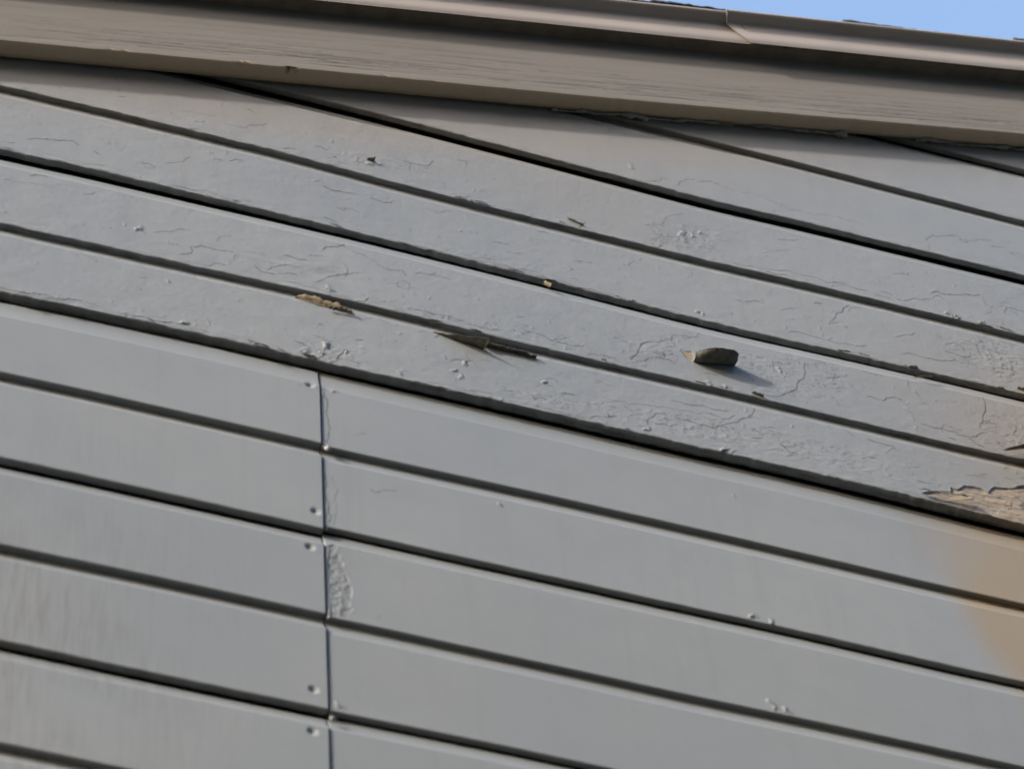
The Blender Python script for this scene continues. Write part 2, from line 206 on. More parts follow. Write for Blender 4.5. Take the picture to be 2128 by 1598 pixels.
def jag(pts, rng, amp=0.12, levels=3):
    pts = [np.array(p, float) for p in pts]
    for _ in range(levels):
        out = [pts[0]]
        for a, b in zip(pts, pts[1:]):
            d = b - a
            out += [(a + b) / 2 + np.array([-d[1], d[0]]) * rng.uniform(-amp, amp), b]
        pts = out
    return pts

def seg_field(pts, X, Z):
    """distance to a polyline and the signed side (positive above it)"""
    best = np.full(X.shape, 1e9); side = np.zeros(X.shape)
    for a, b in zip(pts, pts[1:]):
        d = b - a; L2 = d @ d + 1e-12
        t = np.clip(((X - a[0]) * d[0] + (Z - a[1]) * d[1]) / L2, 0, 1)
        px = X - a[0] - t * d[0]; pz = Z - a[1] - t * d[1]
        dist = np.hypot(px, pz)
        m = dist < best
        best = np.where(m, dist, best)
        side = np.where(m, (d[0] * pz - d[1] * px) * (1 if d[0] >= 0 else -1), side)
    return best, side

def in_poly(poly, X, Z):
    ins = np.zeros(X.shape, bool)
    n = len(poly)
    for i in range(n):
        x1, z1 = poly[i]; x2, z2 = poly[(i + 1) % n]
        if z1 == z2:
            continue
        c = ((z1 > Z) != (z2 > Z)) & (X < (x2 - x1) * (Z - z1) / (z2 - z1) + x1)
        ins ^= c
    return ins

def edge(key, X, nom):
    pts = D['edges'].get(key)
    if not pts:
        return np.full(X.shape, nom) + 0.0006 * fbm(X * 3, X * 0, hash(key) % 97)
    xs = np.array([p[0] for p in pts]); zs = np.array([p[1] for p in pts])
    xs = np.concatenate([[xs[0] - 0.6], xs, [xs[-1] + 0.6]])
    zs = np.concatenate([[0.5 * nom + 0.5 * zs[0]], zs, [0.5 * nom + 0.5 * zs[-1]]])
    acc = 0
    for k in (-0.05, -0.025, 0, 0.025, 0.05):
        acc = acc + np.interp(X + k, xs, zs)
    return acc / 5

# ------------------------------------------------------------------ object helpers
def place(o, parent=None):
    COL.objects.link(o)
    if parent is not None:
        o.parent = parent
    return o

def mesh_obj(name, verts, faces, mat, parent=None, smooth=True, attr=None):
    me = bpy.data.meshes.new(name)
    verts = np.asarray(verts, dtype=np.float32).reshape(-1, 3)
    if isinstance(faces, np.ndarray):
        nf = len(faces); k = faces.shape[1]
        me.vertices.add(len(verts)); me.vertices.foreach_set('co', verts.ravel())
        me.loops.add(nf * k); me.loops.foreach_set('vertex_index', faces.astype(np.int32).ravel())
        me.polygons.add(nf); me.polygons.foreach_set('loop_start', np.arange(0, nf * k, k, dtype=np.int32))
        me.update(calc_edges=True)
    else:
        me.from_pydata([tuple(map(float, v)) for v in verts], [], [tuple(map(int, f)) for f in faces])
    me.validate()
    if smooth:
        me.polygons.foreach_set('use_smooth', np.ones(len(me.polygons), dtype=bool))
    if attr is not None:
        a = me.color_attributes.new('wear', 'FLOAT_COLOR', 'POINT')
        a.data.foreach_set('color', np.asarray(attr, dtype=np.float32).ravel())
    me.materials.append(mat)
    me.update()
    return place(bpy.data.objects.new(name, me), parent)

def empty(name, label, cat, group=None):
    e = bpy.data.objects.new(name, None)
    e.empty_display_size = 0.1
    COL.objects.link(e)
    e['label'] = label; e['category'] = cat; e['kind'] = 'thing'
    if group:
        e['group'] = group
    return e

def grid_faces(nr, nc, wrap=False):
    r = np.arange(nr if wrap else nr - 1)[:, None]; c = np.arange(nc - 1)[None, :]
    r2 = (r + 1) % nr
    return np.stack([r * nc + c, r * nc + c + 1, r2 * nc + c + 1, r2 * nc + c], -1).reshape(-1, 4)

def sheet(name, P, thick, mat, parent):
    """P (nu, nv, 3) a curved sheet of paint or metal; given thickness along its normals"""
    nu, nv = P.shape[:2]
    du = np.gradient(P, axis=0); dv = np.gradient(P, axis=1)
    N = np.cross(du, dv); N /= np.linalg.norm(N, axis=-1, keepdims=True) + 1e-12
    V = np.concatenate([P.reshape(-1, 3), (P - N * thick).reshape(-1, 3)])
    f = grid_faces(nu, nv); n = nu * nv
    faces = [tuple(q) for q in f] + [tuple(q[::-1] + n) for q in f]
    rim = [i * nv for i in range(nu)] + [(nu - 1) * nv + j for j in range(1, nv)] + \
          [i * nv + nv - 1 for i in range(nu - 2, -1, -1)] + [j for j in range(nv - 2, 0, -1)]
    for a, b in zip(rim, rim[1:] + rim[:1]):
        faces.append((b, a, a + n, b + n))
    return mesh_obj(name, V, faces, mat, parent)

def box(name, x0, x1, y0, y1, z0, z1, mat, parent=None):
    v = [(x, y, z) for x in (x0, x1) for y in (y0, y1) for z in (z0, z1)]
    f = [(0, 1, 3, 2), (4, 6, 7, 5), (0, 4, 5, 1), (2, 3, 7, 6), (0, 2, 6, 4), (1, 5, 7, 3)]
    return mesh_obj(name, v, f, mat, parent, smooth=False)

# ------------------------------------------------------------------ materials
class NT:
    def __init__(self, name, rough=0.55, spec=0.3):
        self.m = bpy.data.materials.new(name); self.m.use_nodes = True
        self.t = self.m.node_tree; self.n = self.t.nodes
        self.b = self.n['Principled BSDF']
        self.b.inputs['Roughness'].default_value = rough
        self.b.inputs['Specular IOR Level'].default_value = spec
        self.co = self.n.new('ShaderNodeTexCoord').outputs['Object']
    def link(self, a, b): self.t.links.new(a, b)
    def val(self, node, i, v):
        if hasattr(v, 'default_value') or isinstance(v, bpy.types.NodeSocket): self.link(v, node.inputs[i])
        else: node.inputs[i].default_value = v
    def map(self, scale, rot=(0, 0, 0)):
        n = self.n.new('ShaderNodeMapping'); n.inputs['Scale'].default_value = scale
        n.inputs['Rotation'].default_value = rot; self.link(self.co, n.inputs['Vector']); return n.outputs[0]
    def noise(self, scale, detail=3, rough=0.55, vec=None):
        n = self.n.new('ShaderNodeTexNoise'); n.inputs['Scale'].default_value = scale
        n.inputs['Detail'].default_value = detail; n.inputs['Roughness'].default_value = rough
        self.link(vec or self.co, n.inputs['Vector']); return n.outputs['Fac']
    def ramp(self, fac, a, b, lo=0.0, hi=1.0):
        n = self.n.new('ShaderNodeMapRange'); n.interpolation_type = 'SMOOTHSTEP'
        self.val(n, 0, fac); n.inputs[1].default_value = a; n.inputs[2].default_value = b
        n.inputs[3].default_value = lo; n.inputs[4].default_value = hi; return n.outputs[0]
    def math(self, op, a, b=0.0):
        n = self.n.new('ShaderNodeMath'); n.operation = op; self.val(n, 0, a); self.val(n, 1, b); return n.outputs[0]
    def mix(self, fac, a, b):
        n = self.n.new('ShaderNodeMix'); n.data_type = 'RGBA'
        self.val(n, 0, fac)
        for i, v in ((6, a), (7, b)):
            if isinstance(v, tuple): n.inputs[i].default_value = (*v, 1)
            else: self.link(v, n.inputs[i])
        return n.outputs[2]
    def attr(self):
        n = self.n.new('ShaderNodeAttribute'); n.attribute_name = 'wear'
        s = self.n.new('ShaderNodeSeparateColor'); self.link(n.outputs['Color'], s.inputs[0])
        return s.outputs[0], s.outputs[1], s.outputs[2], n.outputs['Alpha']
    def bump(self, h, strength, dist, prev=None):
        n = self.n.new('ShaderNodeBump'); n.inputs['Strength'].default_value = strength
        n.inputs['Distance'].default_value = dist; self.link(h, n.inputs['Height'])
        if prev: self.link(prev, n.inputs['Normal'])
        return n.outputs[0]
    def done(self, color, normal=None):
        if isinstance(color, tuple): self.b.inputs['Base Color'].default_value = (*color, 1)
        else: self.link(color, self.b.inputs['Base Color'])
        if normal: self.link(normal, self.b.inputs['Normal'])
        return self.m

def paint_material():
    t = NT('grey_house_paint', 0.5, 0.35)
    wear, crack, tan_tint, bare = t.attr()
    base = t.mix(t.ramp(t.noise(3.0, 3), 0.3, 0.7), (0.206, 0.228, 0.254), (0.230, 0.246, 0.262))
    base = t.mix(t.ramp(t.noise(28, 4), 0.35, 0.75, 0, 0.35), base, (0.196, 0.215, 0.237))
    oi = t.n.new('ShaderNodeObjectInfo')
    base = t.mix(t.math('MULTIPLY', oi.outputs['Random'], 0.22), base, (0.175, 0.19, 0.20))
    # tan tint mixed into the grey paint colour
    base = t.mix(tan_tint, base, (0.250, 0.208, 0.156))
    # run-down grime streaks on the oldest-weathered, lower end of the wall
    sep = t.n.new('ShaderNodeSeparateXYZ'); t.link(t.co, sep.inputs[0])
    gx = t.ramp(sep.outputs[0], -0.32, 0.02, 1, 0)
    gz = t.ramp(sep.outputs[2], 3.85, 4.45, 1, 0)
    st = t.ramp(t.noise(1, 5, 0.65, t.map((190, 20, 14))), 0.36, 0.70)
    blot = t.ramp(t.noise(9, 3), 0.30, 0.60)
    gr = t.math('MULTIPLY', t.math('MULTIPLY', gx, gz), t.math('MULTIPLY', st, blot))
    base = t.mix(t.math('MULTIPLY', gr, 0.48), base, (0.118, 0.112, 0.104))
    runs = t.ramp(t.noise(1, 4, 0.6, t.map((60, 20, 3))), 0.5, 0.8, 0, 0.22)
    base = t.mix(runs, base, (0.165, 0.17, 0.172))
    # bare wood / old tan paint under the top coat
    woodn = t.noise(1, 4, 0.6, t.map((40, 40, 260)))
    wood = t.mix(t.ramp(woodn, 0.35, 0.65), (0.34, 0.265, 0.175), (0.22, 0.175, 0.12))
    base = t.mix(bare, base, wood)
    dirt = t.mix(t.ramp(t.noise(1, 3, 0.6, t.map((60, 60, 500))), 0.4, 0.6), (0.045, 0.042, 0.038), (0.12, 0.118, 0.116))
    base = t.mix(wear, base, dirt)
    base = t.mix(crack, base, (0.03, 0.027, 0.024))
    n1 = t.bump(t.noise(420, 2, 0.6), 0.24, 0.0007)
    n2 = t.bump(t.noise(110, 4, 0.65), 0.14, 0.0012, n1)
    n3 = t.bump(t.noise(1, 4, 0.6, t.map((14, 60, 420))), 0.12, 0.0009, n2)
    return t.done(base, n3)

def rake_material():
    t = NT('tan_trim_paint', 0.6, 0.25)
    wear, crack, tan_tint, bare = t.attr()
    base = t.mix(t.ramp(t.noise(1, 4, 0.6, t.map((3, 20, 60))), 0.3, 0.7), (0.165, 0.150, 0.131), (0.184, 0.169, 0.150))
    grain = t.noise(1, 4, 0.6, t.map((3, 120, 420)))
    base = t.mix(t.ramp(grain, 0.52, 0.72, 0, 0.18), base, (0.13, 0.11, 0.095))
    under = t.ramp(t.noise(1, 5, 0.7, t.map((70, 260, 300))), 0.52, 0.68)
    base = t.mix(t.math('MULTIPLY', under, wear), base, (0.07, 0.06, 0.048))
    base = t.mix(tan_tint, base, (0.47, 0.38, 0.285))  # paler underside colour stands in for light bounced off the ground
    base = t.mix(bare, base, (0.36, 0.28, 0.17))
    base = t.mix(crack, base, (0.05, 0.042, 0.036))
    n1 = t.bump(grain, 0.12, 0.0006)
    return t.done(base, n1)

def plain(name, a, b, scale=30, rough=0.6, spec=0.25, bs=200, bstr=0.3, bd=0.0006):
    t = NT(name, rough, spec)
    c = t.mix(t.ramp(t.noise(scale, 4), 0.35, 0.65), a, b)
    return t.done(c, t.bump(t.noise(bs, 3), bstr, bd))

M_PAINT = paint_material()
M_RAKE = rake_material()
M_BARGE = plain('brown_barge_paint', (0.15, 0.125, 0.10), (0.19, 0.16, 0.13), 40)
M_METAL = plain('beige_coated_metal', (0.34, 0.295, 0.262), (0.365, 0.32, 0.288), 8, 0.42, 0.4, 60, 0.08, 0.0008)
M_SHINGLE = plain('dark_asphalt_shingle', (0.035, 0.033, 0.036), (0.085, 0.08, 0.082), 500, 0.9, 0.1, 700, 1.0, 0.001)
M_FLAKE_BACK = plain('dull_paint_back', (0.115, 0.105, 0.085), (0.16, 0.145, 0.118), 120, 0.8, 0.1)
M_FLAKE_DARK = plain('dark_grey_paint_back', (0.085, 0.082, 0.072), (0.125, 0.12, 0.105), 120, 0.8, 0.1)
M_FLAKE_GREY = plain('grey_paint_flake', (0.225, 0.23, 0.236), (0.25, 0.25, 0.25), 90, 0.55, 0.3)
M_FLAKE_TAN = plain('tan_paint_back', (0.15, 0.125, 0.085), (0.205, 0.172, 0.118), 140, 0.75, 0.1)
M_CAULK = plain('old_caulk', (0.2, 0.195, 0.185), (0.26, 0.255, 0.245), 160, 0.7, 0.2, 350, 0.6, 0.001)
M_NAIL = plain('painted_nail', (0.225, 0.23, 0.235), (0.17, 0.165, 0.16), 300, 0.5, 0.4)
M_DARK = plain('tar_paper', (0.02, 0.019, 0.018), (0.035, 0.033, 0.03), 60, 0.9, 0.1)
M_BLOCKER = plain('blocker_brown', (0.08, 0.075, 0.07), (0.105, 0.10, 0.094), 3, 0.7)
M_GROUND = plain('dry_lawn', (0.085, 0.085, 0.07), (0.125, 0.12, 0.10), 1.5, 0.95, 0.1, 60, 1.0, 0.02)

# ------------------------------------------------------------------ ground
gr = mesh_obj('ground', [(-600, -600, 0), (600, -600, 0), (600, 600, 0), (-600, 600, 0)], [(0, 1, 2, 3)], M_GROUND)
gr['kind'] = 'structure'

# unseen house added behind the camera to block low sky light
blocker = empty('added_sky_blocker', 'unseen brown house added to block low sky light', 'house')
box('wall', -5.5, 12.0, -9.5, -3.9, -0.1, 7.4, M_BLOCKER, blocker)
mesh_obj('roof', [(-5.9, -3.5, 7.3), (12.4, -3.5, 7.3), (12.4, -6.7, 9.4), (-5.9, -6.7, 9.4), (-5.9, -9.9, 7.3), (12.4, -9.9, 7.3),
                  (-5.9, -3.5, 7.42), (12.4, -3.5, 7.42), (12.4, -6.7, 9.52), (-5.9, -6.7, 9.52), (-5.9, -9.9, 7.42), (12.4, -9.9, 7.42)],
         [(6, 7, 8, 9), (9, 8, 11, 10), (3, 2, 1, 0), (4, 5, 2, 3), (0, 1, 7, 6), (5, 4, 10, 11), (0, 6, 9, 3), (3, 9, 10, 4), (1, 2, 8, 7), (2, 5, 11, 8)], M_SHINGLE, blocker, smooth=False)

# ------------------------------------------------------------------ the siding wall
wall = empty('siding_wall', 'grey painted wooden siding wall with peeling paint below the gable trim', 'wall')
_ro = D['rake']['origin']; _tn = math.tan(math.radians(D['rake']['angle']))
_zl = _ro[1] + 0.06 + (-2.6 - _ro[0]) * _tn; _zr = _ro[1] + 0.06 + (3.6 - _ro[0]) * _tn
sheath = mesh_obj('sheathing', [(x, y, z) for y in (0.055, 0.075) for x, z in ((-2.6, 0.15), (3.6, 0.15), (3.6, _zr), (-2.6, _zl))],
                  [(0, 1, 2, 3), (7, 6, 5, 4), (0, 4, 5, 1), (1, 5, 6, 2), (2, 6, 7, 3), (3, 7, 4, 0)], M_DARK, wall, smooth=False)
NOM = {int(k): v for k, v in D['nominal'].items()}
RNG = np.random.default_rng(11)

def xcols(x0, x1, fine, f0=-0.40, f1=1.08, coarse=0.05, hot=()):
    a = [x0]
    while a[-1] < x1 - 1e-9:
        x = a[-1]
        s = coarse
        if f0 - 0.05 < x < f1:
            s = fine
        for hx, hr in hot:
            if abs(x - hx) < hr:
                s = min(s, 0.0011)
        a.append(min(x + s, x1))
    return np.array(a)

PT = D['pts']
arc = np.array(PT['tan_tint_arc'][1:])

def tan_tint_field(X, Z):
    # tan area on the lower boards (a curve running down the wall) ...
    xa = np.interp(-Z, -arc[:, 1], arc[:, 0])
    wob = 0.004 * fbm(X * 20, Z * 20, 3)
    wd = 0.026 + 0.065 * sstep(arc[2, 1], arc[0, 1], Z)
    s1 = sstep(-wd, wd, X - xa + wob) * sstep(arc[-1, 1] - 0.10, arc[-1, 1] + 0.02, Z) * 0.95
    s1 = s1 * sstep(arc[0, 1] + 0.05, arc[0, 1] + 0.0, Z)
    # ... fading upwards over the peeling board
    c = np.array(PT['tan_tint_up'][3])
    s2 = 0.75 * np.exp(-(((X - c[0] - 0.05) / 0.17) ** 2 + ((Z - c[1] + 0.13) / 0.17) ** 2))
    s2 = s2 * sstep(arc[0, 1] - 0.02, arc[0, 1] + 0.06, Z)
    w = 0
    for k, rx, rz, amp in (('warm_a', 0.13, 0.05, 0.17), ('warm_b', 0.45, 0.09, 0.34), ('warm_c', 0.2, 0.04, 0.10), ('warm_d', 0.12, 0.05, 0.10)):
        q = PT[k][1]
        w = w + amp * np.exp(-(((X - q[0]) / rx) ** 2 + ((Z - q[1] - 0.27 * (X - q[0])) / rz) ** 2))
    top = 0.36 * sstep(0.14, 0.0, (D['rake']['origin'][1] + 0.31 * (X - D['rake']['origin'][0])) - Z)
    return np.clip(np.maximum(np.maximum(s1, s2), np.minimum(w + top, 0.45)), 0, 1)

def features(key, X, Z, face, old):
    """outward relief (m) and wear/crack/stain/bare values for the points of a board"""
    h = np.zeros(X.shape); wear = np.zeros(X.shape); crack = np.zeros(X.shape); bare = np.zeros(X.shape)
    xr = X[0]
    def cols(x0, x1, pad):
        return slice(np.searchsorted(xr, x0 - pad), np.searchsorted(xr, x1 + pad))
    def rows(z0, z1, pad, sl):
        m = ((Z[:, sl] > z0 - pad) & (Z[:, sl] < z1 + pad)).any(axis=1)
        i = np.flatnonzero(m)
        return slice(i[0], i[-1] + 1) if len(i) else slice(0, 0)
    cr = [(c[1], c[2], c[3]) for c in D['cracks'] if c[0] == key]
    if old:
        vis = {'T': 10, 'A': 60, 'B': 85}.get(key, 0)
        for _ in range(vis):
            x = RNG.uniform(-0.34, 0.98); zz = RNG.uniform(np.interp(x, xr, Z[4]), np.interp(x, xr, Z[-30]))
            n = RNG.integers(2, 5); L = min(0.014, RNG.gamma(2, 0.005)); p = [(x, zz)]
            for _k in range(n):
                p.append((p[-1][0] + RNG.uniform(0.2, 1) * L, p[-1][1] + RNG.normal(0.15, 0.35) * L))
            cr.append((p, RNG.uniform(0.1, 0.65), RNG.uniform(0.05, 0.5)))
    for pts, dark, lift in cr:
        pts = jag(pts, RNG)
        xs = [p[0] for p in pts]; zs = [p[1] for p in pts]
        sl = cols(min(xs), max(xs), 0.012); rl = rows(min(zs), max(zs), 0.012, sl)
        if rl.stop <= rl.start or sl.stop <= sl.start:
            continue
        x = X[rl, sl]; z = Z[rl, sl]
        d, side = seg_field(pts, x, z)
        # the upper lip of the crack curls away from the wall
        up_ = RNG.random() < 0.7
        s = side if up_ else -side
        tb = 0.5 + 0.5 * vnoise(x * 300, z * 300, 5)
        h[rl, sl] += np.where(s > 0, lift * 0.0005 * np.exp(-d / 0.0022), -0.00012 * np.exp(-d / 0.002)) * tb
        crack[rl, sl] = np.maximum(crack[rl, sl], min(1.0, dark * 1.7) * np.exp(-(d / 0.00066) ** 2) * (0.4 + 0.6 * vnoise(x * 220, z * 220, 9)))
    bm = [(b[1], b[2], b[3]) for b in D['bumps'] if b[0] == key]
    if old:
        for _ in range({'T': 10, 'A': 150, 'B': 230}.get(key, 0)):
            x = RNG.uniform(-0.34, 0.98); zz = RNG.uniform(np.interp(x, xr, Z[4]), np.interp(x, xr, Z[-30]))
            bm.append(((x, zz), RNG.uniform(1.0, 3.0), RNG.uniform(0.15, 0.7)))
    for (cx, cz), r, ht in bm:
        r *= 0.00105; ht *= 0.0006
        sl = cols(cx, cx, 3 * r); rl = rows(cz, cz, 3 * r, sl)
        if rl.stop <= rl.start or sl.stop <= sl.start:
            continue
        x = X[rl, sl]; z = Z[rl, sl]
        ang = np.arctan2(z - cz, x - cx)
        rr = np.hypot(x - cx, z - cz) / (r * np.maximum(0.3, 0.8 + 0.4 * np.sin(ang * 2 + cx * 900) + 0.28 * np.sin(ang * 3 + cz * 700) + 0.15 * np.sin(ang * 5 + cx * 300)))
        tilt = 0.7 + 0.5 * (z - cz) / r * math.sin(cx * 999) - 0.5 * (x - cx) / r
        h[rl, sl] += ht * np.clip(tilt, 0.1, 1.5) * (1 - sstep(0.6, 1.1, rr))
        crack[rl, sl] = np.maximum(crack[rl, sl], 0.6 * np.exp(-((rr - 1.05) / 0.22) ** 2) * (x > cx) * vnoise(x * 400, z * 400, 19))
    for b, poly, kind in D['patches']:
        if b != key:
            continue
        poly = [np.array(p) for p in poly]
        xs = [p[0] for p in poly]; zs = [p[1] for p in poly]
        sl = cols(min(xs), max(xs), 0.01); rl = rows(min(zs), max(zs), 0.01, sl)
        if rl.stop <= rl.start or sl.stop <= sl.start:
            continue
        x = X[rl, sl]; z = Z[rl, sl]
        jx = x + 0.003 * fbm(x * 90, z * 90, 31); jz = z + 0.003 * fbm(x * 90, z * 90, 47)
        ins = in_poly(poly, jx, jz)
        d, _s = seg_field(poly + poly[:1], jx, jz)
        sd = np.where(ins, d, -d)
        if kind == 'flaky':
            m = sstep(-0.004, 0.012, sd)
            n = fbm(x * 190, z * 330, 61); n2 = fbm(x * 40, z * 60, 62)
            fl = sstep(0.12, 0.22, n + 0.5 * n2)
            h[rl, sl] += m * (0.00017 * fl + 0.00009 * n)
            ed = np.exp(-((n + 0.5 * n2 - 0.13) / 0.035) ** 2)
            crack[rl, sl] = np.maximum(crack[rl, sl], 0.75 * m * ed * (vnoise(x * 60, z * 60, 64) > 0.5))
        elif kind == 'wrinkle':
            m = sstep(-0.004, 0.02, sd)
            h[rl, sl] += m * 0.0006 * fbm(x * 45 + z * 50, z * 90, 71, 3)
        elif kind == 'rough':
            m = sstep(-0.001, 0.001, sd)
            h[rl, sl] += m * (0.0007 * fbm(x * 330, z * 330, 81, 2) - 0.0003) + 0.0003 * np.exp(-(sd / 0.0011) ** 2) * vnoise(x * 250, z * 250, 82)
            wear[rl, sl] = np.maximum(wear[rl, sl], m * 0.42 * sstep(0.05, 0.5, fbm(x * 200, z * 200, 83)))
            wear[rl, sl] = np.maximum(wear[rl, sl], m * 0.12)
        elif kind == 'bare':
            m = sstep(0, 0.001, sd)
            bare[rl, sl] = np.maximum(bare[rl, sl], m); h[rl, sl] -= m * 0.0006
        elif kind == 'torn':
            m = sstep(0, 0.0012, sd)
            ter = np.floor(3.0 * vnoise(x * 45 - z * 60, z * 160, 91) + 0.8) / 3.0
            h[rl, sl] += m * (-0.0015 + 0.0010 * ter + 0.0004 * fbm(x * 120, z * 220, 92)) + 0.0007 * np.exp(-(sd / 0.0011) ** 2) * (sd < 0.001) * vnoise(x * 200, z * 200, 97)
            bare[rl, sl] = np.maximum(bare[rl, sl], m * (0.40 + 0.5 * ter))
            deep = m * sstep(0.62, 0.8, vnoise(x * 120, z * 200, 95)) * sstep(0.6, 0.4, ter)
            crack[rl, sl] = np.maximum(crack[rl, sl], 0.5 * deep)
    for b, (nx_, nz_) in D['nails']:
        if b != key:
            continue
        sl = cols(nx_, nx_, 0.02); rl = rows(nz_, nz_, 0.02, sl)
        x = X[rl, sl]; z = Z[rl, sl]
        r = np.hypot(x - nx_, z - nz_)
        h[rl, sl] += -0.0024 * np.exp(-(r / 0.0036) ** 2) + 0.0002 * np.exp(-((r - 0.0060) / 0.0022) ** 2)
    return h * face, wear * face, crack * face, bare * np.maximum(face, 0.7)

def make_board(key, F, zb, zm, zt, cm, Dm, ct, und, dch, kc, gap, X, step, old, name='siding_board', Fx=None):
    """one double-course drop-siding board: two faces, a coved groove between them, a coved lap on top"""
    nx = len(X)
    F = F + (0 if Fx is None else Fx)
    F = F * np.ones(nx)
    w1 = np.ones(nx)
    jit = old * (0.0010 * fbm(X * 120, X * 0 + 3, 21) + 0.0012 * np.clip(fbm(X * 40, X * 0, 23) - 0.35, 0, 1) * 3)
    jit = jit + 0.0004 * fbm(X * 60, X * 0, 25)
    jm = old * 0.7 * (0.0010 * fbm(X * 110, X * 0 + 7, 26) + 0.0010 * np.clip(fbm(X * 35, X * 0 + 9, 27) - 0.35, 0, 1) * 3)
    zb = zb + jit; zm = zm + jm
    O = []; Z = []; Fm = []; Und = []
    def add(o, z, f, u=0.0):
        O.append(o * w1); Z.append(z * w1); Fm.append(f); Und.append(u)
    def underside(z, dep):
        for k in (1.0, 0.75, 0.5, 0.25):
            add(F - dep * k - 0.001 * (1 - k), z, 0.0, 1.0)
        add(F - 0.0009, z + 0.0001, 0.3, 0.6); add(F - 0.0002, z + 0.0007, 0.7)
    def face(z0, z1):
        L = float(np.mean(z1 - z0)); n = max(4, int(L / step))
        for i in range(n + 1):
            t = i / n
            add(F, z0 + (z1 - z0) * t, 1.0)
    def cove(z, c, dep, kc):
        add(F - 0.0003, z - c + 0.0006, 0.6)
        for i in range(1, 9):
            t = i / 8
            add(F - 0.0003 - dep * (1 - (1 - t) ** 1.7), z - c + 0.0006 + kc * t, 0.6 * (1 - t))
    add(F - und, zb + 0.022, 0)
    underside(zb, und)
    face(zb + 0.0016, zm - cm)
    cove(zm, cm, Dm, cm * 0.9)
    add(F - Dm - 0.0006, zm + 0.0003, 0)
    underside(zm, Dm)
    face(zm + 0.0016, zt - ct)
    cove(zt, ct, dch, kc)
    add(F - dch - 0.001, zt - ct + kc + 0.0012, 0)
    add(F - dch - gap, zt - ct + kc + 0.0020, 0)
    add(F - dch - gap, zt + 0.021, 0)
    add(F * 0 - 0.045, zt + 0.021, 0); add(F * 0 - 0.045, zb + 0.022, 0)
    O = np.array(O); Z = np.array(Z); Fm = np.array(Fm)[:, None] * np.ones(nx); Und = np.array(Und)[:, None] * np.ones(nx)
    XX = np.broadcast_to(X, Z.shape)
    h, wear, crack, bare = features(key, XX, Z, Fm, old)
    h = h + Fm * (0.0005 * fbm(XX * 5, Z * 9, 41) + old * (0.00032 * fbm(XX * 38, Z * 60, 42) + 0.00011 * fbm(XX * 230, Z * 260, 43, 2)))
    # ragged, dirty paint along the lower edges and on the weathered undersides
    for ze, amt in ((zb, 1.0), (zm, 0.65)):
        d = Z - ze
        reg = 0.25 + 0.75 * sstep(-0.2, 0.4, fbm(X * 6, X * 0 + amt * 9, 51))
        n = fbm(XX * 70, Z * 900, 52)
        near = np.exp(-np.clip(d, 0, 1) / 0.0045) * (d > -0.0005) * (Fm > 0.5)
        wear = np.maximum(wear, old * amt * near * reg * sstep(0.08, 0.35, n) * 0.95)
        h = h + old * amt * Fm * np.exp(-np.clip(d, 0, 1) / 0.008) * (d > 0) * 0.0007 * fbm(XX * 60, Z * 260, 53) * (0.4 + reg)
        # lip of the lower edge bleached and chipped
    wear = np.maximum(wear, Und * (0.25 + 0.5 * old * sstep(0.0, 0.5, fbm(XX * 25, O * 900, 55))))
    tan_tint = tan_tint_field(XX, Z)
    n_pr = Z.shape[0]
    # the gable: nothing stands above the middle of the rake board
    ro = D['rake']['origin']
    cut = ro[1] + 0.075 + (XX - ro[0]) * math.tan(math.radians(D['rake']['angle']))
    Zc = np.minimum(Z, cut)
    V = np.stack([XX, -(O + h), Zc], -1).reshape(-1, 3)
    faces = grid_faces(n_pr, nx, wrap=True)
    A = np.stack([wear, crack, tan_tint, bare], -1).reshape(-1, 4)
    capL = [i * nx for i in range(n_pr)]; capR = [i * nx + nx - 1 for i in range(n_pr)][::-1]
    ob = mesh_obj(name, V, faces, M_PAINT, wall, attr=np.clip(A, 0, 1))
    me = ob.data
    import bmesh
    bm = bmesh.new(); bm.from_mesh(me); bm.verts.ensure_lookup_table()
    for cap in (capL, capR):
        f = bm.faces.new([bm.verts[i] for i in cap]); f.smooth = False
    bmesh.ops.recalc_face_normals(bm, faces=bm.faces)
    bm.to_mesh(me); bm.free()
    return ob

XL0, XR1 = -2.4, 3.4
def E(k, X, side=''):
    return edge(f'{k}{side}', X, NOM[k])

boards = {}
X = xcols(XL0, XR1, 0.004)
boards['S'] = make_board('S', 0.0, E(-2, X), E(-3, X), E(-4, X), 0.022, 0.0078, 0.03, 0.0075, 0.006, 0.017, 0.014, X, 0.004, 0.3)
for q in range(2):
    k = -4 - 2 * q
    NOM.setdefault(k - 1, NOM[-4] + 0.13 * (2 * q + 1)); NOM.setdefault(k - 2, NOM[-4] + 0.13 * (2 * q + 2))
    Xc = xcols(XL0, XR1, 0.05)
    make_board('U', 0.0, E(k, Xc), E(k - 1, Xc), E(k - 2, Xc), 0.022, 0.0078, 0.03, 0.0075, 0.006, 0.017, 0.014, Xc, 0.02, 0.0)
X = xcols(XL0, XR1, 0.0016)
boards['T'] = make_board('T', 0.0, E(0, X), E(-1, X), E(-2, X), 0.021, 0.0064, 0.024, 0.0070, 0.006, 0.016, 0.012, X, 0.0018, 0.7)
X = xcols(XL0, XR1, 0.00095)
boards['A'] = make_board('A', 0.0, E(2, X), E(1, X), E(0, X), 0.0225, 0.0066, 0.031, 0.0076, 0.008, 0.0215, 0.012, X, 0.0011, 1.0)
cR = D['pts']['torn_lip'][2][0]
bulge = 0.003 * sstep(cR - 0.35, cR + 0.05, X) + 0.0015 * np.sin(X * 5)
boards['B'] = _b = make_board('B', 0.002, E(4, X), E(3, X), E(2, X), 0.0215, 0.0066, 0.033, 0.0112, 0.008, 0.0235, 0.012, X, 0.0011, 1.0, Fx=bulge)

